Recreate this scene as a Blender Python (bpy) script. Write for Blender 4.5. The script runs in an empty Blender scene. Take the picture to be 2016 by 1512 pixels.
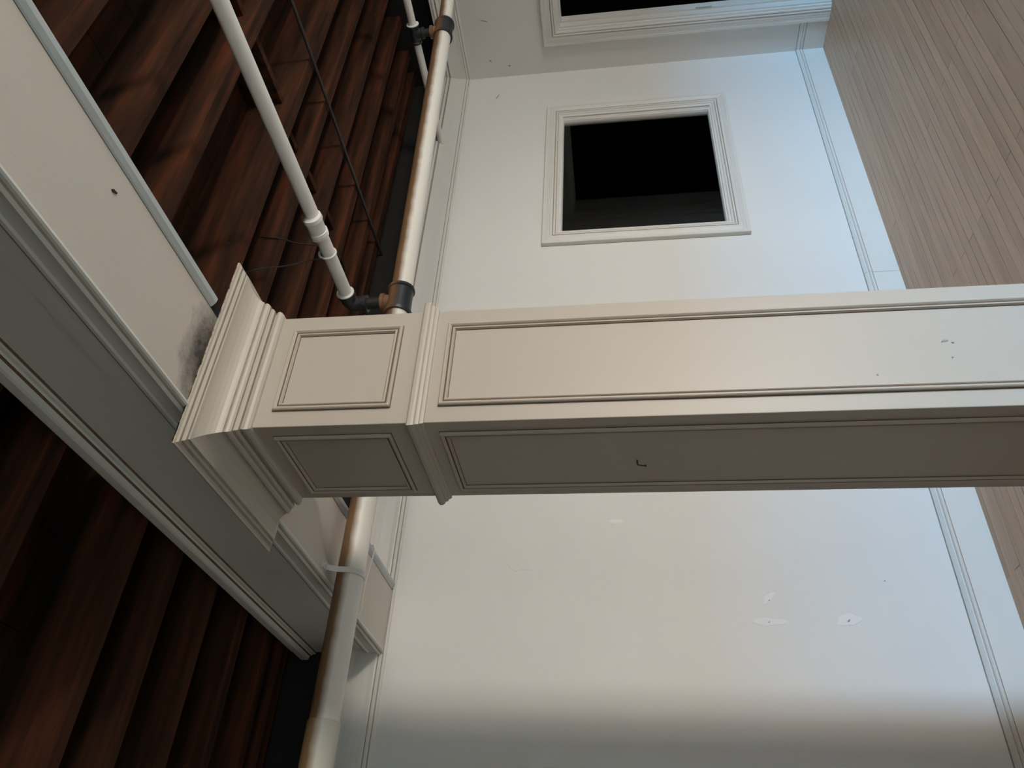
import bpy, bmesh, math, random
from mathutils import Vector, Matrix

random.seed(4)
SC = bpy.context.scene
COL = SC.collection
PI = math.pi

# ------------------------------------------------------------------ camera
# the photograph was taken with the phone held on its side: the picture's left is up in the room
cam_data = bpy.data.cameras.new('camera')
cam = bpy.data.objects.new('camera', cam_data)
COL.objects.link(cam)
CR = ((0.05212045, 0.12735955, -0.99048625),      # picture right
      (-0.80052254, 0.59829109, 0.03480562),      # picture down
      (0.59703193, 0.79109248, 0.13313739))       # forward
CP = Vector((-6.28926046, -3.80796495, 1.81057506))
ax, ay, az = Vector(CR[0]).normalized(), -Vector(CR[1]).normalized(), -Vector(CR[2]).normalized()
cam.matrix_world = Matrix(((ax.x, ay.x, az.x, CP.x), (ax.y, ay.y, az.y, CP.y), (ax.z, ay.z, az.z, CP.z), (0, 0, 0, 1)))
cam_data.sensor_fit = 'HORIZONTAL'
cam_data.sensor_width = 36.0
cam_data.lens = 1528.32 / 2016 * 36.0
cam_data.clip_start = 0.05
cam_data.clip_end = 100
SC.camera = cam

# ------------------------------------------------------------------ world, exposure
world = bpy.data.worlds.new('world')
SC.world = world
world.use_nodes = True
bg = world.node_tree.nodes['Background']
bg.inputs[0].default_value = (0.55, 0.7, 1.0, 1)
bg.inputs[1].default_value = 0.3
SC.view_settings.view_transform = 'Standard'
SC.view_settings.look = 'None'
SC.view_settings.gamma = 1.0
SC.view_settings.use_curve_mapping = False
SC.view_settings.exposure = 0.0


def area(name, loc, target, sx, sy, power, color):
    l = bpy.data.lights.new(name, 'AREA')
    l.shape = 'RECTANGLE'
    l.size = sx
    l.size_y = sy
    l.energy = power
    l.color = color
    o = bpy.data.objects.new(name, l)
    o.location = loc
    o.rotation_euler = (Vector(target) - Vector(loc)).to_track_quat('-Z', 'Y').to_euler()
    COL.objects.link(o)
    return o


# daylight beyond the street window in the wall behind the camera: blue sky above, sunlit street below; then an added fill
LIGHTS = [
    ('sky_daylight', (-0.5, -13.0, 3.80), (-0.5, 0, 3.80), 6.4, 2.0, 17500, (0.11, 0.53, 1.0)),
    ('street_daylight', (0.35, -13.0, 1.3), (0.35, 0, 1.3), 4.7, 2.8, 1780, (1.0, 0.95, 0.86)),
    ('added_fill', (-6.6, -9.3, 0.75), (-6.2, -5.5, 3.6), 4.0, 1.2, 58, (1.0, 0.92, 0.80)),  # added fill for the shaded sides, no known source there
]
for _l in LIGHTS:
    area(*_l)
WIN = (-2.06, -1.18, 0.10, 2.40)        # narrow street window: x0, x1, z0, z1
FILL_OPENING = (-8.7, -4.5, 0.10, 1.75)        # low, wide opening beside it, added for the fill light

# ------------------------------------------------------------------ materials


def new_mat(name, color, rough=0.5, bump=0.0, bscale=60.0, var=0.0, vscale=3.0, stretch=(1, 1, 1), metallic=0.0):
    m = bpy.data.materials.new(name)
    m.use_nodes = True
    nt = m.node_tree
    N, L = nt.nodes, nt.links
    b = N['Principled BSDF']
    b.inputs['Base Color'].default_value = (*color, 1)
    b.inputs['Roughness'].default_value = rough
    b.inputs['Metallic'].default_value = metallic
    tc = N.new('ShaderNodeTexCoord')
    mp = N.new('ShaderNodeMapping')
    mp.inputs['Scale'].default_value = stretch
    L.new(tc.outputs['Object'], mp.inputs['Vector'])
    if var > 0:
        nz = N.new('ShaderNodeTexNoise')
        nz.inputs['Scale'].default_value = vscale
        nz.inputs['Detail'].default_value = 6
        L.new(mp.outputs[0], nz.inputs['Vector'])
        mx = N.new('ShaderNodeMix')
        mx.data_type = 'RGBA'
        mx.inputs[6].default_value = (*[c * (1 - var) for c in color], 1)
        mx.inputs[7].default_value = (*[min(1, c * (1 + var)) for c in color], 1)
        L.new(nz.outputs['Fac'], mx.inputs[0])
        L.new(mx.outputs[2], b.inputs['Base Color'])
    if bump > 0:
        nb = N.new('ShaderNodeTexNoise')
        nb.inputs['Scale'].default_value = bscale
        nb.inputs['Detail'].default_value = 4
        L.new(mp.outputs[0], nb.inputs['Vector'])
        bp = N.new('ShaderNodeBump')
        bp.inputs['Strength'].default_value = bump
        bp.inputs['Distance'].default_value = 0.01
        L.new(nb.outputs['Fac'], bp.inputs['Height'])
        L.new(bp.outputs[0], b.inputs['Normal'])
    return m


M = {}
M['wall'] = new_mat('wall_paint', (0.80, 0.785, 0.75), 0.55, 0.06, 90, 0.03, 2.5)
M['trim'] = new_mat('trim_paint', (0.76, 0.74, 0.69), 0.42, 0.04, 40, 0.03, 6)
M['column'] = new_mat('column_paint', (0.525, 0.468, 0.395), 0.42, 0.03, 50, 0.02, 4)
M['beamside'] = new_mat('beam_paint', (0.74, 0.74, 0.68), 0.5, 0.05, 30, 0.05, 3)
M['edge'] = new_mat('edge_strip_paint', (0.58, 0.62, 0.62), 0.45, 0.03, 40, 0.04, 5)
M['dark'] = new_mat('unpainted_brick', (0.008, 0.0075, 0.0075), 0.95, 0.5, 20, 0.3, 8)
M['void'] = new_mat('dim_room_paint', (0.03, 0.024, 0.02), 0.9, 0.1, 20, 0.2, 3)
M['darkened'] = new_mat('darkened_wall', (0.26, 0.19, 0.15), 0.9, 0.3, 20, 0.25, 8)  # unseen left and front walls, coloured dark to cut bounce light
M['iron'] = new_mat('black_iron', (0.022, 0.022, 0.026), 0.5, 0.2, 80, 0.3, 20)
M['rod'] = new_mat('rusty_rod', (0.035, 0.026, 0.022), 0.6, 0.2, 60, 0.4, 15)
M['patch'] = new_mat('spackle', (0.88, 0.87, 0.85), 0.7, 0.1, 60, 0.03, 20)
M['nail'] = new_mat('nail_metal', (0.02, 0.018, 0.018), 0.4)
M['scuff'] = new_mat('scuff', (0.34, 0.32, 0.29), 0.8, 0, 1, 0.4, 80)
M['dirtshade'] = new_mat('groove_dirt_and_shade', (0.34, 0.29, 0.24), 0.85, 0, 1, 0.35, 30)  # dirt in the grooves, with undercut shadow lines painted in
M['gapshade'] = new_mat('brown_gap_and_shade', (0.16, 0.10, 0.065), 0.9, 0, 1, 0.4, 40)  # brown gaps, with the shade beside the mouldings put into the colour
M['rust'] = new_mat('chipped_edge', (0.33, 0.22, 0.15), 0.8, 0.3, 120, 0.4, 60)
M['wire'] = new_mat('painted_wire', (0.5, 0.47, 0.42), 0.5)
M['darkwire'] = new_mat('dark_wire', (0.03, 0.026, 0.024), 0.6)


def wood_mat():
    m = bpy.data.materials.new('old_joist_wood')
    m.use_nodes = True
    nt = m.node_tree
    N, L = nt.nodes, nt.links
    b = N['Principled BSDF']
    b.inputs['Roughness'].default_value = 0.85
    b.inputs['Specular IOR Level'].default_value = 0.15
    tc = N.new('ShaderNodeTexCoord')
    info = N.new('ShaderNodeObjectInfo')
    add = N.new('ShaderNodeVectorMath')
    L.new(tc.outputs['Object'], add.inputs[0])
    sc = N.new('ShaderNodeVectorMath')
    sc.operation = 'SCALE'
    sc.inputs[3].default_value = 37.0
    comb = N.new('ShaderNodeCombineXYZ')
    L.new(info.outputs['Random'], comb.inputs[0])
    L.new(info.outputs['Random'], comb.inputs[1])
    L.new(comb.outputs[0], sc.inputs[0])
    L.new(sc.outputs[0], add.inputs[1])
    mp = N.new('ShaderNodeMapping')
    mp.inputs['Scale'].default_value = (1.1, 12, 12)
    L.new(add.outputs[0], mp.inputs['Vector'])
    nz = N.new('ShaderNodeTexNoise')
    nz.inputs['Scale'].default_value = 1.6
    nz.inputs['Detail'].default_value = 8
    L.new(mp.outputs[0], nz.inputs['Vector'])
    cr = N.new('ShaderNodeValToRGB')
    cr.color_ramp.elements[0].position = 0.3
    cr.color_ramp.elements[0].color = (0.020, 0.009, 0.006, 1)
    cr.color_ramp.elements[1].position = 0.72
    cr.color_ramp.elements[1].color = (0.115, 0.032, 0.015, 1)
    e = cr.color_ramp.elements.new(0.5)
    e.color = (0.050, 0.020, 0.010, 1)
    L.new(nz.outputs['Fac'], cr.inputs[0])
    # a few pale mineral specks
    n2 = N.new('ShaderNodeTexNoise')
    n2.inputs['Scale'].default_value = 22
    n2.inputs['Detail'].default_value = 3
    L.new(add.outputs[0], n2.inputs['Vector'])
    r2 = N.new('ShaderNodeValToRGB')
    r2.color_ramp.elements[0].position = 0.72
    r2.color_ramp.elements[0].color = (0, 0, 0, 1)
    r2.color_ramp.elements[1].position = 0.80
    r2.color_ramp.elements[1].color = (0.6, 0.6, 0.6, 1)
    L.new(n2.outputs['Fac'], r2.inputs[0])
    mx = N.new('ShaderNodeMix')
    mx.data_type = 'RGBA'
    L.new(r2.outputs[0], mx.inputs[0])
    L.new(cr.outputs[0], mx.inputs[6])
    mx.inputs[7].default_value = (0.14, 0.07, 0.04, 1)
    L.new(mx.outputs[2], b.inputs['Base Color'])
    bp = N.new('ShaderNodeBump')
    bp.inputs['Strength'].default_value = 0.35
    bp.inputs['Distance'].default_value = 0.01
    L.new(nz.outputs['Fac'], bp.inputs['Height'])
    L.new(bp.outputs[0], b.inputs['Normal'])
    return m


M['wood'] = wood_mat()


def floor_mat():
    m = bpy.data.materials.new('strip_floor')
    m.use_nodes = True
    nt = m.node_tree
    N, L = nt.nodes, nt.links
    b = N['Principled BSDF']
    b.inputs['Roughness'].default_value = 0.38
    tc = N.new('ShaderNodeTexCoord')
    br = N.new('ShaderNodeTexBrick')
    br.offset = 0.37
    br.offset_frequency = 2
    br.squash = 1.0
    br.inputs['Scale'].default_value = 1.0
    br.inputs['Brick Width'].default_value = 2.35
    br.inputs['Row Height'].default_value = 0.062
    br.inputs['Mortar Size'].default_value = 0.0022
    br.inputs['Mortar Smooth'].default_value = 0.1
    br.inputs['Bias'].default_value = 0.0
    br.inputs['Color1'].default_value = (0.60, 0.345, 0.20, 1)
    br.inputs['Color2'].default_value = (0.74, 0.44, 0.265, 1)
    br.inputs['Mortar'].default_value = (0.66, 0.39, 0.235, 1)
    L.new(tc.outputs['Object'], br.inputs['Vector'])
    mp = N.new('ShaderNodeMapping')
    mp.inputs['Scale'].default_value = (1.2, 16, 1)
    L.new(tc.outputs['Object'], mp.inputs['Vector'])
    nz = N.new('ShaderNodeTexNoise')
    nz.inputs['Scale'].default_value = 2.2
    nz.inputs['Detail'].default_value = 8
    L.new(mp.outputs[0], nz.inputs['Vector'])
    cr = N.new('ShaderNodeValToRGB')
    cr.color_ramp.elements[0].position = 0.28
    cr.color_ramp.elements[0].color = (0.84, 0.82, 0.80, 1)
    cr.color_ramp.elements[1].position = 0.62
    cr.color_ramp.elements[1].color = (1.0, 1.0, 1.0, 1)
    L.new(nz.outputs['Fac'], cr.inputs[0])
    mx = N.new('ShaderNodeMix')
    mx.data_type = 'RGBA'
    mx.blend_type = 'MULTIPLY'
    mx.inputs[0].default_value = 1.0
    L.new(br.outputs['Color'], mx.inputs[6])
    L.new(cr.outputs[0], mx.inputs[7])
    # gaps between the boards open and close along their length
    ng = N.new('ShaderNodeTexNoise')
    ng.inputs['Scale'].default_value = 1.0
    ng.inputs['Detail'].default_value = 3
    mg = N.new('ShaderNodeMapping')
    mg.inputs['Scale'].default_value = (1.3, 15, 1)
    L.new(tc.outputs['Object'], mg.inputs['Vector'])
    L.new(mg.outputs[0], ng.inputs['Vector'])
    rg = N.new('ShaderNodeMapRange')
    rg.inputs['From Min'].default_value = 0.36
    rg.inputs['From Max'].default_value = 0.60
    rg.inputs['To Min'].default_value = 0.12
    rg.inputs['To Max'].default_value = 1.0
    L.new(ng.outputs['Fac'], rg.inputs['Value'])
    mm = N.new('ShaderNodeMath')
    mm.operation = 'MULTIPLY'
    L.new(rg.outputs[0], mm.inputs[0])
    L.new(br.outputs['Fac'], mm.inputs[1])
    m3 = N.new('ShaderNodeMix')
    m3.data_type = 'RGBA'
    L.new(mm.outputs[0], m3.inputs[0])
    L.new(mx.outputs[2], m3.inputs[6])
    m3.inputs[7].default_value = (0.10, 0.06, 0.04, 1)
    L.new(m3.outputs[2], b.inputs['Base Color'])
    bp = N.new('ShaderNodeBump')
    bp.inputs['Strength'].default_value = 0.4
    bp.inputs['Distance'].default_value = 0.002
    bp.invert = True
    L.new(br.outputs['Fac'], bp.inputs['Height'])
    L.new(bp.outputs[0], b.inputs['Normal'])
    return m


M['floor'] = floor_mat()


def pipe_mat(name, radius, thr, brown, white):
    """white paint brushed on from below; the top of the pipe was never painted"""
    m = bpy.data.materials.new(name)
    m.use_nodes = True
    nt = m.node_tree
    N, L = nt.nodes, nt.links
    b = N['Principled BSDF']
    b.inputs['Roughness'].default_value = 0.42
    tc = N.new('ShaderNodeTexCoord')
    sp = N.new('ShaderNodeSeparateXYZ')
    L.new(tc.outputs['Object'], sp.inputs[0])
    nz = N.new('ShaderNodeTexNoise')
    nz.inputs['Scale'].default_value = 14
    nz.inputs['Detail'].default_value = 6
    L.new(tc.outputs['Object'], nz.inputs['Vector'])
    ma = N.new('ShaderNodeMath')
    ma.operation = 'MULTIPLY_ADD'
    L.new(nz.outputs['Fac'], ma.inputs[0])
    ma.inputs[1].default_value = radius * 0.3
    L.new(sp.outputs['Z'], ma.inputs[2])
    mr = N.new('ShaderNodeMapRange')
    mr.inputs['From Min'].default_value = radius * (thr + 0.15 - 0.28)
    mr.inputs['From Max'].default_value = radius * (thr + 0.15 + 0.28)
    L.new(ma.outputs[0], mr.inputs['Value'])
    n2 = N.new('ShaderNodeTexNoise')
    n2.inputs['Scale'].default_value = 5
    L.new(tc.outputs['Object'], n2.inputs['Vector'])
    c1 = N.new('ShaderNodeMix')
    c1.data_type = 'RGBA'
    c1.inputs[6].default_value = (*[c * 0.75 for c in brown], 1)
    c1.inputs[7].default_value = (*[c * 1.25 for c in brown], 1)
    L.new(n2.outputs['Fac'], c1.inputs[0])
    mx = N.new('ShaderNodeMix')
    mx.data_type = 'RGBA'
    mx.inputs[6].default_value = (*white, 1)
    L.new(c1.outputs[2], mx.inputs[7])
    L.new(mr.outputs[0], mx.inputs[0])
    L.new(mx.outputs[2], b.inputs['Base Color'])
    bp = N.new('ShaderNodeBump')
    bp.inputs['Strength'].default_value = 0.15
    bp.inputs['Distance'].default_value = 0.004
    n3 = N.new('ShaderNodeTexNoise')
    n3.inputs['Scale'].default_value = 90
    L.new(tc.outputs['Object'], n3.inputs['Vector'])
    L.new(n3.outputs['Fac'], bp.inputs['Height'])
    L.new(bp.outputs[0], b.inputs['Normal'])
    return m


M['mainpipe'] = pipe_mat('main_pipe_paint', 0.0575, -0.05, (0.22, 0.125, 0.06), (0.86, 0.82, 0.74))
M['thinpipe'] = pipe_mat('branch_pipe_paint', 0.034, 0.72, (0.16, 0.09, 0.05), (0.88, 0.85, 0.80))
M['sleeve'] = pipe_mat('sleeve_paint', 0.062, 0.0, (0.27, 0.17, 0.08), (0.68, 0.65, 0.55))


def fitting_mat():
    m = pipe_mat('fitting_two_tone', 0.075, 0.10, (0.22, 0.115, 0.06), (0.022, 0.022, 0.028))
    return m


M['fitting'] = fitting_mat()


def soffit_mat():
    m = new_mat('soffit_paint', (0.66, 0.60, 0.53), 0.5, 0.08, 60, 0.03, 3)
    nt = m.node_tree
    N, L = nt.nodes, nt.links
    b = N['Principled BSDF']
    src = b.inputs['Base Color'].links[0].from_socket
    tc = N.new('ShaderNodeTexCoord')
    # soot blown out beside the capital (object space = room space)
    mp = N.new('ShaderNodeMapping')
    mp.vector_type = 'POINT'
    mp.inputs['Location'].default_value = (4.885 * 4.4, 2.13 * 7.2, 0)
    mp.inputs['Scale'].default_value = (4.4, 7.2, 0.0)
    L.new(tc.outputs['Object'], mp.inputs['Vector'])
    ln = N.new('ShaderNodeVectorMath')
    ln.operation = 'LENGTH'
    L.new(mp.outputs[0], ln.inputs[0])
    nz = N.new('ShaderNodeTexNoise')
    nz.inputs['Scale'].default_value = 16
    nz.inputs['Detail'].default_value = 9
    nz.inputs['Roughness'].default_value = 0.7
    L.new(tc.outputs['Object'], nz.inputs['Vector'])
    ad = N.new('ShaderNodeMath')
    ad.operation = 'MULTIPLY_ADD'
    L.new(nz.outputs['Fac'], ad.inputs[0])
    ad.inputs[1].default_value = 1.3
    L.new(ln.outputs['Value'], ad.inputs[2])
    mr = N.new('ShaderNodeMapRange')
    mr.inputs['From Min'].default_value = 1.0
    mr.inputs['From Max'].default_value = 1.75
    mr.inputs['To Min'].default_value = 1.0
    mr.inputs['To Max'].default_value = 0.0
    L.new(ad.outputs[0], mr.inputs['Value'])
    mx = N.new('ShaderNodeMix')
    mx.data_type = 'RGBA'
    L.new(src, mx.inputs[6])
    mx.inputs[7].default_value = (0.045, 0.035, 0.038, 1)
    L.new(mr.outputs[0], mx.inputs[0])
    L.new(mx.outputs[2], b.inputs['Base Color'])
    return m


M['soffit'] = soffit_mat()


def glass_mat():
    m = bpy.data.materials.new('window_glass')
    m.use_nodes = True
    nt = m.node_tree
    N, L = nt.nodes, nt.links
    for n in list(N):
        N.remove(n)
    out = N.new('ShaderNodeOutputMaterial')
    tr = N.new('ShaderNodeBsdfTransparent')
    tr.inputs[0].default_value = (0.85, 0.86, 0.86, 1)
    gl = N.new('ShaderNodeBsdfGlossy')
    gl.inputs['Roughness'].default_value = 0.015
    fr = N.new('ShaderNodeFresnel')
    fr.inputs['IOR'].default_value = 1.5
    mx = N.new('ShaderNodeMixShader')
    L.new(fr.outputs[0], mx.inputs[0])
    L.new(tr.outputs[0], mx.inputs[1])
    L.new(gl.outputs[0], mx.inputs[2])
    L.new(mx.outputs[0], out.inputs[0])
    return m


M['glass'] = glass_mat()

# ------------------------------------------------------------------ mesh helpers


def finish(name, bm, mat, parent=None, loc=None, smooth=False, bevel=0.0):
    bmesh.ops.recalc_face_normals(bm, faces=bm.faces)
    me = bpy.data.meshes.new(name)
    bm.to_mesh(me)
    bm.free()
    if isinstance(mat, (list, tuple)):
        for q in mat:
            me.materials.append(q)
    else:
        me.materials.append(mat)
    if smooth:
        for p in me.polygons:
            p.use_smooth = True
    o = bpy.data.objects.new(name, me)
    COL.objects.link(o)
    if loc is not None:
        o.location = loc
    if parent is not None:
        o.parent = parent
    if bevel > 0:
        md = o.modifiers.new('bevel', 'BEVEL')
        md.width = bevel
        md.segments = 2
        md.limit_method = 'ANGLE'
    if smooth:
        try:
            me.set_sharp_from_angle(angle=math.radians(40))
        except Exception:
            pass
    return o


def add_box(bm, x0, x1, y0, y1, z0, z1):
    v = [bm.verts.new((x, y, z)) for z in (z0, z1) for y in (y0, y1) for x in (x0, x1)]
    for f in ((0, 2, 3, 1), (4, 5, 7, 6), (0, 1, 5, 4), (2, 6, 7, 3), (0, 4, 6, 2), (1, 3, 7, 5)):
        bm.faces.new([v[i] for i in f])


def add_sweep(bm, prof, a, b, g=()):
    """closed profile of 3D points, given at a (function t->list of points)"""
    ra = [bm.verts.new(q) for q in a]
    rb = [bm.verts.new(q) for q in b]
    n = len(ra)
    for i in range(n):
        j = (i + 1) % n
        f = bm.faces.new((ra[i], ra[j], rb[j], rb[i]))
        if i in g:
            f.material_index = 1
    bm.faces.new(ra)
    bm.faces.new(list(reversed(rb)))


def sweep_y(bm, prof, y0, y1, g=()):     # prof: (x, z)
    add_sweep(bm, prof, [(x, y0, z) for x, z in prof], [(x, y1, z) for x, z in prof], g)


def add_ring(bm, x0, x1, y0, y1, prof, g=()):  # square moulding round a post; prof: (offset, z), closed with the inside
    rings = []
    for o, z in prof:
        rings.append([bm.verts.new(q) for q in ((x0 - o, y0 - o, z), (x1 + o, y0 - o, z), (x1 + o, y1 + o, z), (x0 - o, y1 + o, z))])
    for k, (a, b) in enumerate(zip(rings, rings[1:])):
        for i in range(4):
            j = (i + 1) % 4
            f = bm.faces.new((a[i], a[j], b[j], b[i]))
            if k in g:
                f.material_index = 1
    bm.faces.new(rings[0])
    bm.faces.new(rings[-1])


def add_frame(bm, O, U, V, Nn, u0, u1, v0, v1, prof, g=(), sides=(1, 1, 1, 1)):
    """mitred picture-frame moulding on a plane; prof: (inset from the outer edge, height), closed loop back on the plane"""
    O, U, V, Nn = Vector(O), Vector(U), Vector(V), Vector(Nn)
    pr = list(prof)
    rings = []
    for d, h in pr:
        rings.append([bm.verts.new(O + U * a + V * b + Nn * h) for a, b in
                      ((u0 + d, v0 + d), (u1 - d, v0 + d), (u1 - d, v1 - d), (u0 + d, v1 - d))])
    n = len(rings)
    for k in range(n):
        a, b = rings[k], rings[(k + 1) % n]
        for i in range(4):
            j = (i + 1) % 4
            f = bm.faces.new((a[i], a[j], b[j], b[i]))
            if k in g:
                f.material_index = 1


def add_door_frame(bm, O, U, V, Nn, u0, u1, v0, v1, prof, g=()):
    """casing with a head and two legs running down to v0"""
    O, U, V, Nn = Vector(O), Vector(U), Vector(V), Vector(Nn)
    rings = []
    for d, h in prof:
        rings.append([bm.verts.new(O + U * a + V * b + Nn * h) for a, b in
                      ((u0 + d, v0), (u0 + d, v1 - d), (u1 - d, v1 - d), (u1 - d, v0))])
    n = len(rings)
    for k in range(n):
        a, b = rings[k], rings[(k + 1) % n]
        for i in range(3):
            f = bm.faces.new((a[i], a[i + 1], b[i + 1], b[i]))
            if k in g:
                f.material_index = 1
    bm.faces.new([r[0] for r in rings])
    bm.faces.new([r[3] for r in reversed(rings)])


def add_lathe(bm, A, D, prof, seg=28):
    """prof: (distance along axis, radius)"""
    A, D = Vector(A), Vector(D).normalized()
    up = Vector((0, 0, 1)) if abs(D.z) < 0.9 else Vector((1, 0, 0))
    P = D.cross(up).normalized()
    Q = D.cross(P)
    rings = []
    for t, r in prof:
        rings.append([bm.verts.new(A + D * t + (P * math.cos(2 * PI * k / seg) + Q * math.sin(2 * PI * k / seg)) * r) for k in range(seg)])
    for a, b in zip(rings, rings[1:]):
        for i in range(seg):
            j = (i + 1) % seg
            bm.faces.new((a[i], a[j], b[j], b[i]))
    bm.faces.new(rings[0])
    bm.faces.new(list(reversed(rings[-1])))


def add_path_tube(bm, pts, r, seg=10, closed=False):
    pts = [Vector(q) for q in pts]
    n = len(pts)
    rings = []
    P = None
    for i, q in enumerate(pts):
        if closed:
            T = (pts[(i + 1) % n] - pts[i - 1]).normalized()
        else:
            T = (pts[min(i + 1, n - 1)] - pts[max(i - 1, 0)]).normalized()
        if P is None:
            up = Vector((0, 0, 1)) if abs(T.z) < 0.8 else Vector((1, 0, 0))
            P = T.cross(up).normalized()
        else:
            P = (P - T * P.dot(T)).normalized()
        Q = T.cross(P)
        rings.append([bm.verts.new(q + (P * math.cos(2 * PI * k / seg) + Q * math.sin(2 * PI * k / seg)) * r) for k in range(seg)])
    rng = range(n) if closed else range(n - 1)
    for i in rng:
        a, b = rings[i], rings[(i + 1) % n]
        for k in range(seg):
            j = (k + 1) % seg
            bm.faces.new((a[k], a[j], b[j], b[k]))
    if not closed:
        bm.faces.new(rings[0])
        bm.faces.new(list(reversed(rings[-1])))


def blob(bm, O, U, V, Nn, a, b, h=0.0012, n=26, jag=0.12, rot=0.0, seed=0):
    """thin irregular patch lying on a wall"""
    rnd = random.Random(seed)
    O, U, V, Nn = Vector(O), Vector(U), Vector(V), Vector(Nn)
    ph = [rnd.uniform(0, 6.28) for _ in range(4)]
    bot, top = [], []
    for k in range(n):
        t = 2 * PI * k / n
        f = 1 + jag * (math.sin(3 * t + ph[0]) * 0.5 + math.sin(5 * t + ph[1]) * 0.4 + math.sin(9 * t + ph[2]) * 0.25)
        # pointed ends, like a trowel stroke
        c, s = math.cos(t), math.sin(t)
        u = a * c * f
        v = b * s * abs(s) ** 0.25 * f
        uu, vv = u * math.cos(rot) - v * math.sin(rot), u * math.sin(rot) + v * math.cos(rot)
        bot.append(bm.verts.new(O + U * uu + V * vv))
        top.append(bm.verts.new(O + U * uu * 0.93 + V * vv * 0.93 + Nn * h))
    for k in range(n):
        j = (k + 1) % n
        bm.faces.new((bot[k], bot[j], top[j], top[k]))
    bm.faces.new(top)


def empty(name, loc, label=None, cat=None, group=None, kind=None):
    o = bpy.data.objects.new(name, None)
    o.location = loc
    o.empty_display_size = 0.1
    COL.objects.link(o)
    tag(o, label, cat, group, kind)
    return o


def tag(o, label=None, cat=None, group=None, kind=None):
    if label:
        o['label'] = label
    if cat:
        o['category'] = cat
    if group:
        o['group'] = group
    if kind:
        o['kind'] = kind
    return o


def struct(name, bm, mat, parent=None, **k):
    o = finish(name, bm, mat, parent, **k)
    o['kind'] = 'structure'
    return o


# ------------------------------------------------------------------ the room
RX0, RY0 = -9.6, -9.0          # left wall, street wall
PT = 3.205                     # top of the painted wall
ZJ = 3.50                      # underside of the joists
ZD = 3.76                      # underside of the floor boards above

bm = bmesh.new()
add_box(bm, RX0 - 0.2, 2.6, RY0 - 0.2, 3.2, -0.1, 0.0)
fl = struct('floor', bm, M['floor'])
tag(fl, 'worn pale brown strip wood floor of narrow boards along the back wall', 'floor')

bm = bmesh.new()
for i in range(30):            # boards of the floor above, running from wall to wall
    x0 = RX0 - 0.2 + i * 0.33
    add_box(bm, x0, x0 + 0.326, RY0 - 0.2, 0.15, ZD, ZD + 0.03)
add_box(bm, RX0 - 0.2, 2.6, RY0 - 0.2, 3.2, ZD + 0.03, ZD + 0.1)
ce = struct('ceiling', bm, M['wood'])
tag(ce, 'dark wooden boards above the exposed joists', 'ceiling')


def wall_with_hole(bm, axis, c0, c1, a0, a1, z0, z1, hole):
    """axis 'y': slab between y=c0..c1 along x; axis 'x' likewise; hole = (a, b, z, z)"""
    def bx(p, q, r, s):
        if q - p < 1e-6 or s - r < 1e-6:
            return
        if axis == 'y':
            add_box(bm, p, q, c0, c1, r, s)
        else:
            add_box(bm, c0, c1, p, q, r, s)
    h0, h1, g0, g1 = hole
    bx(a0, h0, z0, z1)
    bx(h1, a1, z0, z1)
    bx(h0, h1, z0, g0)
    bx(h0, h1, g1, z1)


# back wall with the interior window
WX0, WX1, WZ0, WZ1 = -2.205, -0.56, 0.86, 2.302      # outer edge of the window casing
OX0, OX1, OZ0, OZ1 = -2.083, -0.737, 1.005, 2.165    # glass opening
bm = bmesh.new()
wall_with_hole(bm, 'y', 0.0, 0.15, -6.85, 0.0, 0, PT, (OX0 - 0.02, OX1 + 0.02, OZ0 - 0.02, OZ1 + 0.02))
add_box(bm, RX0, -6.85, 0.0, 0.15, 0, PT)
wb = struct('wall_back', bm, M['wall'])
tag(wb, 'off-white plaster back wall lit bluish near the floor', 'wall')
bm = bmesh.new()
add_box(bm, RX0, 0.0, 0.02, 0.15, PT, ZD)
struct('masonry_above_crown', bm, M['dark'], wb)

# spackle patches and marks on the back wall
FY = ((1, 0, 0), (0, 0, 1), (0, -1, 0))
for k, (x, z, a, b, rot) in enumerate([(-4.363, 1.838, 0.012, 0.042, 0.0), (-4.788, 1.106, 0.016, 0.040, 0.75),
                                       (-4.908, 1.118, 0.018, 0.085, 0.0), (-4.896, 0.752, 0.030, 0.060, 0.15),
                                       (-4.61, 2.34, 0.035, 0.065, 0.0)]):
    bm = bmesh.new()
    blob(bm, (x, 0, z), *FY, a, b, rot=rot, seed=k, jag=0.2 if k != 4 else 0.35)
    o = finish('spackle_patch', bm, M['patch'] if k < 4 else M['wall'], wb)
for k, (x, z, a, b, rot) in enumerate([(-0.30, 2.74, 0.004, 0.035, 1.2), (-4.10, 2.55, 0.003, 0.03, 0.4), (-4.80, 1.105, 0.0022, 0.005, 0.3),
                                       (-4.908, 1.12, 0.0025, 0.007, 0.3), (-4.90, 0.752, 0.004, 0.010, 0.7), (-4.70, 0.545, 0.0025, 0.004, 0)]):
    bm = bmesh.new()
    blob(bm, (x, 0, z), *FY, a, b, h=0.0018, rot=rot, seed=20 + k, jag=0.3)
    finish('scuff_mark', bm, M['scuff'], wb)

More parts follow.
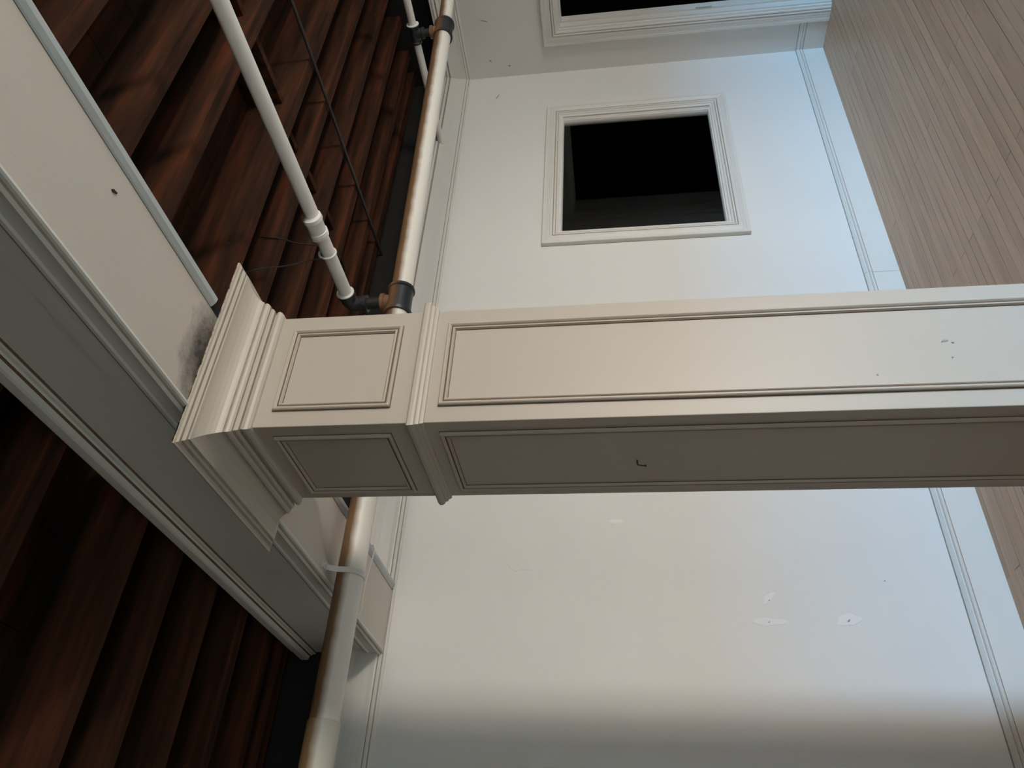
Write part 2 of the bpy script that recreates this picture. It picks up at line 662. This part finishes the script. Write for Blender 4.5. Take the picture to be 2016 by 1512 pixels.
# right wall with the doorway
DY1, DZ1 = -0.397, 2.184       # opening edge nearest the corner, head height
bm = bmesh.new()
wall_with_hole(bm, 'x', 0.0, 0.143, RY0, 0.15, 0, PT, (-1.55, DY1, 0.0, DZ1))
wr = struct('wall_right', bm, M['wall'])
tag(wr, 'off-white plaster right wall with the dark doorway', 'wall')
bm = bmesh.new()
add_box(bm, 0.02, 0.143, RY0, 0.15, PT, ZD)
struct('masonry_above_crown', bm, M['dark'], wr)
FX = ((0, 1, 0), (0, 0, 1), (-1, 0, 0))
for k, (y, z, a, b, rot) in enumerate([(-0.16, 2.80, 0.006, 0.012, 0.8), (-0.10, 2.64, 0.007, 0.009, 0), (-0.52, 2.80, 0.004, 0.03, 0.3)]):
    bm = bmesh.new()
    blob(bm, (0, y, z), *FX, a, b, h=0.0018, rot=rot, seed=40 + k, jag=0.3)
    finish('scuff_mark', bm, M['scuff'], wr)

# left wall and the street wall behind the camera
bm = bmesh.new()
wall_with_hole(bm, 'x', RX0 - 0.15, RX0, RY0, 0.15, 0, ZD, (-4.85, -3.15, 0.75, 0.75))
wl = struct('wall_left', bm, M['darkened'])
tag(wl, 'brick wall on the far left of the room', 'wall')
bm = bmesh.new()
wall_with_hole(bm, 'y', RY0 - 0.15, RY0, -3.5, 0.143, 0, ZD, WIN)
wall_with_hole(bm, 'y', RY0 - 0.15, RY0, RX0, -3.5, 0, ZD, FILL_OPENING)
wf = struct('wall_front', bm, M['darkened'])
tag(wf, 'brick street wall behind the viewer with a window and an added fill opening', 'wall')

# dim rooms seen through the window and the doorway
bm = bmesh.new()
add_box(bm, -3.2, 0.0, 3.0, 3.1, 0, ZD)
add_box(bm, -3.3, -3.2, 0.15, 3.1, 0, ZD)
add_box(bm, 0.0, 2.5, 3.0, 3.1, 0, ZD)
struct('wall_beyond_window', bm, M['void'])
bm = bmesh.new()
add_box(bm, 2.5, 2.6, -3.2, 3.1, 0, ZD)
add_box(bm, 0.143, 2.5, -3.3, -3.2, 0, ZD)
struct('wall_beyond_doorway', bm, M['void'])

# crown mouldings on the walls
CROWN = [(0.0, 2.998), (0.008, 3.0), (0.013, 3.006), (0.013, 3.011), (0.009, 3.015), (0.015, 3.018), (0.019, 3.025), (0.019, 3.032), (0.027, 3.034),
         (0.030, 3.042), (0.033, 3.062), (0.041, 3.088), (0.053, 3.114), (0.068, 3.136), (0.086, 3.153), (0.092, 3.156), (0.092, 3.168), (0.103, 3.171),
         (0.108, 3.182), (0.112, 3.190), (0.112, 3.204), (0.0, 3.204)]
bm = bmesh.new()
a = [(RX0, -d, z) for d, z in CROWN]
b = [(-d, -d, z) for d, z in CROWN]
CRG = (3, 7, 15, 18)
add_sweep(bm, CROWN, a, b, CRG)
t = struct('trim_1', bm, [M['trim'], M['dirtshade']])
tag(t, 'white coved crown moulding along the top of the back wall', 'crown moulding')
bm = bmesh.new()
add_sweep(bm, CROWN, [(-d, RY0, z) for d, z in CROWN], [(-d, -d, z) for d, z in CROWN], CRG)
t = struct('trim_2', bm, [M['trim'], M['dirtshade']])
tag(t, 'white coved crown moulding along the top of the right wall', 'crown moulding')

# baseboards: tall board with a moulded cap
BASE = [(0.0, 0.0), (0.020, 0.0), (0.020, 0.162), (0.020, 0.166), (0.024, 0.168), (0.028, 0.176), (0.028, 0.181), (0.022, 0.186), (0.022, 0.189), (0.022, 0.196),
        (0.015, 0.205), (0.008, 0.213), (0.004, 0.213), (0.004, 0.2165), (0.0, 0.2165)]


def baseboard(name, pts_a, pts_b, label):
    bm = bmesh.new()
    add_sweep(bm, BASE, pts_a, pts_b, (2, 7, 11, 12))
    o = struct(name, bm, [M['trim'], M['dirtshade']])
    tag(o, label, 'baseboard')


def base_x(x, d=0):
    return [(x - (q * d), -q, z) for q, z in BASE]


baseboard('baseboard_back', base_x(-2.633), base_x(0.0, 1), 'tall white baseboard at the foot of the back wall towards the corner')
baseboard('baseboard_left_run', base_x(-5.56), base_x(-2.6352), 'tall white baseboard at the foot of the back wall behind the column')
baseboard('baseboard_right', [(-q, -0.262, z) for q, z in BASE], [(-q, -q, z) for q, z in BASE], 'short white baseboard between corner and doorway')

# window_1: casing, stop, glass
CASE = [(-0.0015, 0.0), (-0.0015, 0.002), (0.0, 0.002), (0.0, 0.032), (0.003, 0.035), (0.024, 0.035), (0.026, 0.032), (0.030, 0.032), (0.034, 0.034), (0.040, 0.031), (0.046, 0.034),
        (0.052, 0.031), (0.058, 0.034), (0.074, 0.034), (0.076, 0.024), (0.080, 0.024), (0.082, 0.034), (0.092, 0.033), (0.095, 0.024), (0.098, 0.024),
        (0.101, 0.029), (0.113, 0.027), (0.116, 0.021), (0.132, 0.018), (0.134, 0.016), (0.134, 0.0)]
CG = (0, 1, 14, 18)
w1 = empty('window_1', (-1.38, 0, 0.86), 'square interior window with stepped white casing and dark glass in the back wall', 'window', kind='structure')
w1i = Matrix.Translation((1.38, 0, -0.86))


def child(o, par):
    o.parent = par
    o.matrix_parent_inverse = Matrix.Translation(-par.location)
    return o


CW = [(d * 1.0, h) for d, h in CASE]
bm = bmesh.new()
add_frame(bm, (0, 0, 0), (1, 0, 0), (0, 0, 1), (0, -1, 0), WX0, WX1, WZ0, WZ1, CW, CG)
child(finish('casing', bm, [M['trim'], M['dirtshade']]), w1)
bm = bmesh.new()
STOP = [(0.0, 0.0), (0.0, 0.012), (0.010, 0.012), (0.014, 0.006), (0.024, 0.006), (0.03, -0.01), (0.03, -0.14), (0.0, -0.14)]
add_frame(bm, (0, 0, 0), (1, 0, 0), (0, 0, 1), (0, -1, 0), OX0 - 0.025, OX1 + 0.03, OZ0 - 0.025, OZ1 + 0.025, STOP)
child(finish('window_stop', bm, M['trim']), w1)
bm = bmesh.new()
add_box(bm, OX0 - 0.004, OX1 + 0.008, 0.016, 0.022, OZ0 - 0.004, OZ1 + 0.004)
child(finish('glass_pane', bm, M['glass']), w1)

# door_1: cased doorway in the right wall
d1 = empty('door_1', (0, -0.95, 0), 'open dark doorway with moulded white casing in the right wall', 'doorway', kind='structure')
CD = [(d * 1.02, h) for d, h in CASE]
bm = bmesh.new()
add_door_frame(bm, (0, 0, 0), (0, 1, 0), (0, 0, 1), (-1, 0, 0), -1.69, -0.26, 0.0, 2.321, CD, CG)
child(finish('casing', bm, [M['trim'], M['dirtshade']]), d1)
bm = bmesh.new()
JP = [(0.0, 0.004), (0.012, 0.004), (0.012, -0.06), (0.024, -0.06), (0.024, -0.143), (0.0, -0.143)]
add_door_frame(bm, (0, 0, 0), (0, 1, 0), (0, 0, 1), (-1, 0, 0), -1.552, DY1 + 0.002, 0.0, DZ1 + 0.002, JP)
child(finish('jamb', bm, M['trim']), d1)
bm = bmesh.new()
add_box(bm, 0.055, 0.060, -0.430, -0.421, 0.93, 1.06)
child(finish('strike_plate', bm, M['wire']), d1)

# door_2: casing whose right edge shows at the far left of the back wall
d2 = empty('door_2', (-6.2, 0, 0), 'white casing just entering the frame on the back wall left of the column', 'door casing', kind='structure')
bm = bmesh.new()
add_door_frame(bm, (0, 0, 0), (1, 0, 0), (0, 0, 1), (0, -1, 0), -6.82, -5.583, 0.0, 2.31, CASE)
child(finish('casing', bm, M['trim']), d2)
bm = bmesh.new()
add_box(bm, -6.69, -5.713, -0.012, -0.0005, 0.01, 2.18)
child(finish('door_slab', bm, M['trim']), d2)

# street window frame behind the camera
bm = bmesh.new()
add_frame(bm, (0, RY0, 0), (1, 0, 0), (0, 0, 1), (0, 1, 0), WIN[0] - 0.12, WIN[1] + 0.12, WIN[2] - 0.12, WIN[3] + 0.12,
          [(0, 0), (0, 0.03), (0.12, 0.02), (0.12, 0)])
w2 = struct('window_2', bm, M['trim'])
tag(w2, 'open street window casing behind the viewer', 'window')

# ------------------------------------------------------------------ column
X1, X2, Y1, Y2 = -5.070, -4.644, -2.024, -1.594
ZS = 3.017
colm = empty('column', ((X1 + X2) / 2, (Y1 + Y2) / 2, 0), 'tall square white panelled column with flared capital under the beam', 'column')
bm = bmesh.new()
add_box(bm, X1, X2, Y1, Y2, 0.0, 3.0)
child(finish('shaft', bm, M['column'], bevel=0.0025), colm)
CAP = [(0, 2.874), (0.008, 2.876), (0.014, 2.882), (0.017, 2.890), (0.015, 2.898), (0.010, 2.902), (0.010, 2.905), (0.019, 2.906), (0.024, 2.912), (0.024, 2.918),
       (0.030, 2.919), (0.035, 2.924), (0.038, 2.931), (0.036, 2.937), (0.040, 2.940), (0.042, 2.947), (0.047, 2.956), (0.055, 2.965), (0.066, 2.974), (0.079, 2.981),
       (0.092, 2.986), (0.103, 2.988), (0.103, 2.993), (0.110, 2.994), (0.115, 2.999), (0.115, 3.003), (0.123, 3.004), (0.128, 3.009), (0.1336, 3.0105), (0.1336, ZS)]
bm = bmesh.new()
add_ring(bm, X1, X2, Y1, Y2, CAP, (6, 9, 13, 22, 25))
child(finish('capital', bm, [M['column'], M['dirtshade']]), colm)
# chipped paint along the top edge of the capital
bm = bmesh.new()
rnd = random.Random(7)
for k in range(95):
    s = rnd.uniform(-0.13, X2 - X1 + 0.13)
    if rnd.random() < 0.45:
        s = -0.13 + abs(rnd.gauss(0, 0.12))
    w = rnd.uniform(0.002, 0.008)
    h = rnd.uniform(0.0012, 0.0042)
    add_box(bm, X1 + s - w, X1 + s + w, Y1 - 0.1345, Y1 - 0.130, ZS - h, ZS - 0.0002)
o = child(finish('chipped_edge', bm, M['rust']), colm)
o['label'] = 'flaked brown paint along the top edge'
NECK = [(0, 2.358), (0.005, 2.359), (0.008, 2.366), (0.008, 2.369), (0.012, 2.371), (0.014, 2.378), (0.014, 2.381), (0.019, 2.384), (0.022, 2.391), (0.022, 2.400),
        (0.018, 2.405), (0.003, 2.405), (0.003, 2.409), (0.0, 2.409)]
bm = bmesh.new()
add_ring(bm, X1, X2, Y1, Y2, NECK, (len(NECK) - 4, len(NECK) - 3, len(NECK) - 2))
child(finish('neck_moulding', bm, [M['column'], M['gapshade']]), colm)
PM = [(-0.0018, 0.0), (-0.0018, 0.0015), (0.0, 0.0015), (0.0, 0.009), (0.003, 0.0115), (0.007, 0.0115), (0.010, 0.009), (0.012, 0.0065), (0.016, 0.0065), (0.018, 0.0085), (0.022, 0.0085), (0.0245, 0.003), (0.0245, 0.001), (0.0262, 0.001), (0.0262, 0.0)]
for zz in ((2.467, 2.826), (0.42, 2.322)):
    for O, U, Nn, a0, a1 in (((0, Y1, 0), (1, 0, 0), (0, -1, 0), -5.013, -4.702), ((X1, 0, 0), (0, 1, 0), (-1, 0, 0), -1.974, -1.638),
                             ((0, Y2, 0), (1, 0, 0), (0, 1, 0), -5.013, -4.702), ((X2, 0, 0), (0, 1, 0), (1, 0, 0), -1.974, -1.638)):
        bm = bmesh.new()
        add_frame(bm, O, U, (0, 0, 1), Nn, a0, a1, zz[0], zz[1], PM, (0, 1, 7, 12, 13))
        child(finish('panel_moulding', bm, [M['column'], M['gapshade']]), colm)
bm = bmesh.new()
add_ring(bm, X1, X2, Y1, Y2, [(0, 0.0), (0.022, 0.0), (0.022, 0.24), (0.016, 0.25), (0.012, 0.262), (0.0, 0.265)])
child(finish('plinth', bm, M['column']), colm)
for k, (x, z, a, b, rot) in enumerate([(-4.846, 0.905, 0.004, 0.010, 0.2), (-4.853, 0.885, 0.003, 0.004, 0), (-4.905, 0.90, 0.003, 0.003, 0), (-4.955, 1.105, 0.003, 0.003, 0), (-4.990, 0.80, 0.003, 0.003, 0)]):
    bm = bmesh.new()
    blob(bm, (x, Y1, z), *FY, a, b, h=0.0015, rot=rot, seed=60 + k, jag=0.3)
    child(finish('scuff_mark', bm, M['scuff']), colm)

# bent nail in the shaded side of the column
nl = empty('bent_nail', (X1, -1.78, 1.745), 'small black bent nail in the shaded side of the column', 'nail')
bm = bmesh.new()
add_path_tube(bm, [(X1 + 0.004, -1.795, 1.757), (X1 - 0.012, -1.795, 1.757), (X1 - 0.016, -1.793, 1.754), (X1 - 0.017, -1.790, 1.742), (X1 - 0.016, -1.788, 1.731)], 0.0022, 8)
child(finish('shank', bm, M['nail']), nl)
bm = bmesh.new()
add_lathe(bm, (X1 - 0.0165, -1.788, 1.734), (0.0, -0.1, -1), [(0.0, 0.004), (0.003, 0.004)], 12)
child(finish('nail_head', bm, M['nail']), nl)

# ------------------------------------------------------------------ beam
BL, BR = -5.077, -4.717
beam = empty('ceiling_beam', (-4.9, -4.0, ZS), 'long white boxed beam crossing above the column to the back wall', 'beam')
bm = bmesh.new()
add_box(bm, BL, BR, RY0, 0.0, ZS, ZJ)
for f in bm.faces:
    f.material_index = 0
o = child(finish('soffit_board', bm, [M['soffit'], M['beamside']]), beam)
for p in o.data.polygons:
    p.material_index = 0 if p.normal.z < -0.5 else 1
o['label'] = 'beige underside with a soot smudge beside the capital'
for ya, yb in ((RY0, Y1 - 0.185), (Y2 + 0.16, -0.02)):
    bm = bmesh.new()
    sweep_y(bm, [(BR - 0.034, ZS), (BR - 0.030, ZS - 0.006), (BR - 0.018, ZS - 0.014), (BR - 0.004, ZS - 0.016), (BR, ZS - 0.014), (BR, ZS)], ya, yb)
    o = child(finish('edge_strip', bm, M['edge']), beam)
    o['label'] = 'pale grey strip along the right edge'
bm = bmesh.new()
add_box(bm, BR - 0.034, BR - 0.001, RY0 + 0.02, -0.001, ZS - 0.001, ZS)
child(finish('strip_bed', bm, M['dark']), beam)
bm = bmesh.new()
sweep_y(bm, [(BL + 0.012, ZS + 0.0), (BL + 0.010, ZS - 0.006), (BL + 0.002, ZS - 0.008), (BL - 0.003, ZS - 0.004), (BL - 0.004, ZS + 0.004), (BL - 0.010, ZS + 0.006),
             (BL - 0.016, ZS + 0.014), (BL - 0.014, ZS + 0.024), (BL - 0.008, ZS + 0.030), (BL - 0.008, ZS + 0.062), (BL - 0.014, ZS + 0.066), (BL - 0.014, ZS + 0.076),
             (BL - 0.006, ZS + 0.088), (BL - 0.006, ZS + 0.150), (BL, ZS + 0.152), (BL + 0.012, ZS + 0.1)], RY0, 0.0, (4, 7, 11, 13))
child(finish('corner_moulding', bm, [M['beamside'], M['dirtshade']]), beam)
bm = bmesh.new()
sweep_y(bm, [(BL + 0.01, 3.364), (BL - 0.008, 3.368), (BL - 0.012, 3.374), (BL - 0.012, 3.386), (BL - 0.018, 3.389), (BL - 0.022, 3.397), (BL - 0.036, 3.402),
             (BL - 0.040, 3.410), (BL - 0.040, 3.440), (BL + 0.01, 3.440)], RY0, 0.0, (0, 4))
child(finish('crown_moulding', bm, [M['beamside'], M['gapshade']]), beam)
bm = bmesh.new()
blob(bm, (-4.823, -2.707, ZS), (1, 0, 0), (0, 1, 0), (0, 0, -1), 0.004, 0.011, h=0.003, rot=-0.4, seed=81, jag=0.3)
child(finish('screw_hole', bm, M['nail']), beam)

# ------------------------------------------------------------------ joists
JY = [-5.55, -5.24, -4.93, -4.61, -4.29, -3.97, -3.64, -3.32, -2.99, -2.655, -2.272, -1.966, -1.459, -1.183, -0.867, -0.550, -0.242, -0.035]   # far lower edge of each joist
ORD = ['first', 'second', 'third', 'fourth', 'fifth', 'sixth', 'seventh', 'eighth', 'ninth', 'tenth', 'eleventh', 'twelfth', 'thirteenth', 'fourteenth', 'fifteenth', 'sixteenth', 'seventeenth', 'eighteenth']
proto = None
JW = 0.078
for i, y in enumerate(JY):
    if proto is None:
        bm = bmesh.new()
        add_box(bm, RX0 + 0.02, 0.018, -JW, 0.0, 0.0, ZD - ZJ)
        j = finish('ceiling_joist', bm, M['wood'], bevel=0.004)
        proto = j
    else:
        j = proto.copy()
        COL.objects.link(j)
    j.location = (0, y, ZJ)
    tag(j, 'dark brown wooden ceiling joist, %s counted from the back wall' % ORD[len(JY) - 1 - i], 'joist', 'exposed ceiling joists')

# solid blocking between neighbouring joists, in a row near the thin rod
bi = 0
pb = None
for i in range(9, 16):
    ya, yb = JY[i], JY[i + 1] - JW
    for x, tilt in ((-2.62, 0.0),):
        bm = bmesh.new()
        add_box(bm, -0.02, 0.02, ya + 0.001, yb - 0.001, 0.0, 0.19)
        o = finish('blocking_board', bm, M['wood'], bevel=0.002)
        o.location = (x + 0.03 * ((i * 7) % 3 - 1), 0, ZJ + 0.06)
        tag(o, 'short dark wooden blocking board between the %s and %s joists from the back wall' % (ORD[16 - i], ORD[17 - i]), 'blocking board', 'blocking boards between joists')

# ------------------------------------------------------------------ sprinkler piping
pp = empty('sprinkler_piping', (-3.49, -0.872, 2.94), 'white and brown iron pipe under the beam with two thinner pipes branching off above', 'pipe')


def tube_part(name, A, B, r, mat, extra=None, parent=pp, sleeve=None):
    """pipe between A and B built round its own axis so the paint edge follows it"""
    A, B = Vector(A), Vector(B)
    bm = bmesh.new()
    D = B - A
    prof = [(0, r), (D.length, r)] if extra is None else extra
    add_lathe(bm, (0, 0, 0), D, prof, 36)
    o = finish(name, bm, mat, smooth=True)
    o.location = A
    o.parent = parent
    o.matrix_parent_inverse = Matrix.Translation(-parent.location)
    return o


T1 = Vector((-3.50, -0.872, 2.94))
T2 = Vector((-1.01, -1.005, 2.94))
L0 = Vector((-9.55, -0.775, 2.94))
E0 = Vector((-0.005, -1.105, 2.94))
tube_part('main_pipe', L0, T1 + Vector((-0.03, 0, 0)), 0.0575, M['mainpipe'])
tube_part('main_pipe', T1 + Vector((0.03, 0, 0)), T2 + Vector((-0.03, 0, 0)), 0.0575, M['mainpipe'])
tube_part('main_pipe', T2 + Vector((0.02, 0, 0)), E0, 0.047, M['mainpipe'])
# painted sleeve at the left end of the view
S0 = T1.lerp(L0, (5.60 - 3.50) / (9.55 - 3.50))
o = tube_part('pipe_sleeve', S0, S0 + (L0 - S0).normalized() * 1.4, 0.062, M['sleeve'], [(0, 0.0585), (0.004, 0.0625), (0.16, 0.0635), (0.17, 0.0615), (1.4, 0.0615)])
o['label'] = 'yellowish wrapped sleeve round the main pipe'


def tee(T, dirn, r, r2, up_h, x_up):
    D = Vector(dirn).normalized()
    bm = bmesh.new()
    w = r * 1.55
    add_lathe(bm, D * -w, D, [(0, r * 1.02), (0.0, r * 1.26), (0.016, r * 1.30), (0.022, r * 1.16), (w - 0.02, r * 1.15), (w + 0.02, r * 1.15), (2 * w - 0.022, r * 1.16),
                              (2 * w - 0.016, r * 1.30), (2 * w, r * 1.26), (2 * w, r * 1.02)], 32)
    add_lathe(bm, (0, 0, 0), (0, 0, 1), [(0.0, r2 * 1.25), (r * 1.35, r2 * 1.25), (r * 1.40, r2 * 1.5), (r * 1.40 + 0.018, r2 * 1.5)], 28)
    o = finish('tee_fitting', bm, M['fitting'], smooth=True)
    o.location = T
    o.parent = pp
    o.matrix_parent_inverse = Matrix.Translation(-pp.location)
    return o


MD = (T2 - T1).normalized()
tee(T1, MD, 0.0575, 0.034, 0, 0)
tee(T2, MD, 0.055, 0.03, 0, 0)
# short nipples rising to the branches
Z1, Z2 = 3.21, 3.15
tube_part('nipple', T1 + Vector((0, 0, 0.075)), T1 + Vector((0, 0, Z1 - 2.94 - 0.03)), 0.033, M['iron'])
tube_part('nipple', T2 + Vector((0, 0, 0.075)), T2 + Vector((0, 0, Z2 - 2.94 - 0.02)), 0.027, M['iron'])
# elbow at the end of the first branch
bm = bmesh.new()
arc = [Vector((0, -0.075 + 0.0, 0)), Vector((0, -0.045, 0))]
for k in range(7):
    t = k / 6 * PI / 2
    arc.append(Vector((0, -0.045 + 0.045 * math.sin(t), -0.045 + 0.045 * math.cos(t))))
arc.append(Vector((0, 0, -0.075)))
add_path_tube(bm, arc, 0.042, 20)
add_lathe(bm, (0, -0.095, 0), (0, 1, 0), [(0, 0.047), (0.026, 0.047)], 24)
add_lathe(bm, (0, 0, -0.095), (0, 0, 1), [(0, 0.047), (0.026, 0.047)], 24)
o = finish('elbow_fitting', bm, M['iron'], smooth=True)
o.location = (T1.x, T1.y, Z1)
child(o, pp)
tube_part('branch_pipe', (-3.53, RY0 + 0.05, Z1 + 0.0), (T1.x, T1.y - 0.085, Z1), 0.034, M['thinpipe'])
# coupling on the first branch
o = tube_part('coupling', (-3.518, -1.505, Z1), (-3.517, -1.38, Z1), 0.045, M['thinpipe'],
              [(0, 0.034), (0.0, 0.048), (0.020, 0.050), (0.026, 0.045), (0.088, 0.044), (0.092, 0.049), (0.098, 0.044), (0.104, 0.049), (0.122, 0.048), (0.124, 0.034)])
# cross tee and pipes of the second branch
bm = bmesh.new()
add_lathe(bm, (0, -0.07, 0), (0, 1, 0), [(0, 0.030), (0, 0.038), (0.015, 0.040), (0.02, 0.034), (0.12, 0.034), (0.125, 0.040), (0.14, 0.038), (0.14, 0.030)], 24)
add_lathe(bm, (0, 0, 0), (0, 0, -1), [(0, 0.034), (0.05, 0.034), (0.055, 0.040), (0.07, 0.040)], 24)
o = finish('tee_fitting', bm, M['iron'], smooth=True)
o.location = (T2.x, T2.y, Z2)
child(o, pp)
tube_part('branch_pipe', (T2.x - 0.02, RY0 + 0.05, Z2), (T2.x, T2.y - 0.065, Z2), 0.027, M['thinpipe'])
tube_part('branch_pipe', (T2.x, T2.y + 0.065, Z2), (T2.x + 0.02, -0.04, Z2), 0.027, M['thinpipe'])
# white rings of thread seal
for (P, D, r) in (((T1.x - 0.004, T1.y - 0.099, Z1), (0, 1, 0), 0.037), ((T2.x, T2.y - 0.073, Z2), (0, 1, 0), 0.034)):
    bm = bmesh.new()
    add_lathe(bm, P, D, [(0, r), (0.0, r + 0.010), (0.006, r + 0.010), (0.006, r)], 24)
    o = child(finish('seal_ring', bm, M['trim'], smooth=True), pp)

# strap hanger holding the main pipe under the beam
hg = empty('strap_hanger', (-5.03, -0.835, 2.94), 'white flat strap looped round the main pipe and fixed under the beam', 'pipe hanger')
HX, HZ = -5.027, 2.94
HY = -0.872 + (0.872 - 0.775) * (HX + 3.50) / (-9.55 + 3.50)


def strap_mesh(x, pts, w, t):
    """flat band of width w along x following (y, z) points"""
    bm = bmesh.new()
    n = len(pts)
    rows = []
    for i, (yy, zz) in enumerate(pts):
        a = pts[max(i - 1, 0)]
        b = pts[min(i + 1, n - 1)]
        ty, tz = b[0] - a[0], b[1] - a[1]
        l = math.hypot(ty, tz)
        ny, nz = -tz / l, ty / l
        rows.append([bm.verts.new(q) for q in ((x - w / 2, yy, zz), (x + w / 2, yy, zz), (x + w / 2, yy - ny * t, zz - nz * t), (x - w / 2, yy - ny * t, zz - nz * t))])
    for a, b in zip(rows, rows[1:]):
        for i in range(4):
            j = (i + 1) % 4
            bm.faces.new((a[i], a[j], b[j], b[i]))
    bm.faces.new(rows[0])
    bm.faces.new(list(reversed(rows[-1])))
    return bm


SR = 0.0585
pts = [(HY - SR - 0.030, ZS - 0.0005), (HY - SR - 0.014, ZS - 0.018), (HY - SR - 0.003, HZ + 0.03)]
pts += [(HY + SR * math.cos(PI + k / 20 * PI), HZ + SR * math.sin(PI + k / 20 * PI)) for k in range(21)]
pts += [(HY + SR, HZ + 0.02)]
child(finish('strap', strap_mesh(HX, pts, 0.024, 0.003), M['trim'], smooth=True), hg)
pts = [(HY + SR + 0.001, HZ + 0.005), (HY + SR + 0.001, HZ + 0.04), (HY + SR + 0.006, ZS - 0.0005)]
o = child(finish('hanger_tab', strap_mesh(HX - 0.004, pts, 0.026, 0.004), M['iron']), hg)
o['label'] = 'bare dark metal tab'
bm = bmesh.new()
add_box(bm, HX - 0.018, HX + 0.018, HY - SR - 0.075, HY - SR - 0.022, ZS - 0.004, ZS - 0.0002)
add_lathe(bm, (HX, HY - SR - 0.055, ZS - 0.008), (0, 0, 1), [(0, 0.006), (0.004, 0.008)], 12)
child(finish('mounting_plate', bm, M['trim']), hg)

# ring hanger with two wires up to the joists on the first branch
rh = empty('wire_hanger', (-3.515, -1.27, Z1), 'thin wire hanger looped round the first branch pipe below its coupling', 'pipe hanger')
bm = bmesh.new()
rp = []
for k in range(26):
    a = 2 * PI * k / 26
    rp.append((-3.513 + 0.041 * math.cos(a), -1.262 - 0.004 * math.sin(a), Z1 + 0.041 * math.sin(a)))
add_path_tube(bm, rp, 0.006, 10, closed=True)
child(finish('ring', bm, M['trim'], smooth=True), rh)
for P, Q in (((-3.552, -1.262, Z1 + 0.005), (-3.70, -1.335, 3.62)), ((-3.474, -1.262, Z1 + 0.02), (-3.36, -1.27, 3.60))):
    bm = bmesh.new()
    P, Q = Vector(P), Vector(Q)
    add_path_tube(bm, [P.lerp(Q, k / 8) + Vector((0.006 * math.sin(k * 1.4), 0, 0)) for k in range(9)], 0.0035, 8)
    child(finish('hanger_wire', bm, M['darkwire'], smooth=True), rh)

# thin rod running to the back wall under the joists
bm = bmesh.new()
add_path_tube(bm, [(-2.20, RY0 + 0.05, ZJ - 0.014), (-2.19, -4.0, ZJ - 0.016), (-2.18, -1.6, ZJ - 0.02), (-2.17, -0.1, ZJ - 0.014), (-2.17, 0.018, ZJ - 0.014)], 0.010, 12)
rd = finish('iron_rod', bm, M['rod'], smooth=True)
tag(rd, 'long thin dark iron rod running under the joists to the back wall', 'rod')

# loose painted cord hanging from the strip beside the pipe
bm = bmesh.new()
cord = [(-4.700, -0.44, ZS + 0.01), (-4.702, -0.445, ZS - 0.012), (-4.724, -0.450, ZS - 0.022), (-4.776, -0.452, ZS - 0.020), (-4.86, -0.480, ZS - 0.022), (-4.934, -0.494, ZS - 0.021),
        (-4.996, -0.490, ZS - 0.020), (-5.040, -0.484, ZS - 0.020), (-5.066, -0.500, ZS - 0.018), (-5.090, -0.505, ZS - 0.004)]
add_path_tube(bm, cord, 0.0035, 8)
cd = finish('loose_cord', bm, M['trim'], smooth=True)
tag(cd, 'thin off-white cord sagging under the beam beside the main pipe', 'cord')

# added uplight in a lamp body, unseen behind the camera, brightening the beam from below
LP = Vector((-1.95, -7.3, 0.0))
wk = empty('added_uplight', LP, 'small added uplight on the floor, unseen, aimed up at the beam', 'lamp')
AIM = (Vector((-4.6, -2.5, 3.4)) - (LP + Vector((0, 0, 0.42)))).normalized()
SX = AIM.cross(Vector((0, 0, 1))).normalized()
SY = SX.cross(AIM)
HC = LP + Vector((0, 0, 0.42))
bm = bmesh.new()
for s0, s1, back in ((0.27, 0.20, 0.0),):
    rings = []
    for d, k in ((-0.012, 1.0), (-0.012, 1.06), (-0.05, 1.06), (-0.10, 0.6), (-0.10, 0.0)):
        rings.append([bm.verts.new(HC + AIM * d + SX * (s0 * k * a) + SY * (s1 * k * b)) for a, b in ((-1, -1), (1, -1), (1, 1), (-1, 1))])
    for p, q in zip(rings, rings[1:]):
        for i in range(4):
            bm.faces.new((p[i], p[(i + 1) % 4], q[(i + 1) % 4], q[i]))
child(finish('housing', bm, M['iron']), wk)
bm = bmesh.new()
add_path_tube(bm, [HC + SX * 0.30, HC + SX * 0.30 - Vector((0, 0, 0.38)), HC - SX * 0.30 - Vector((0, 0, 0.38)), HC - SX * 0.30], 0.010, 10)
add_box(bm, LP.x - 0.2, LP.x + 0.2, LP.y - 0.15, LP.y + 0.15, 0.001, 0.03)
child(finish('stand', bm, M['iron']), wk)
area('added_uplight_source', HC, HC + AIM, 0.5, 0.35, 125, (1.0, 0.84, 0.70))
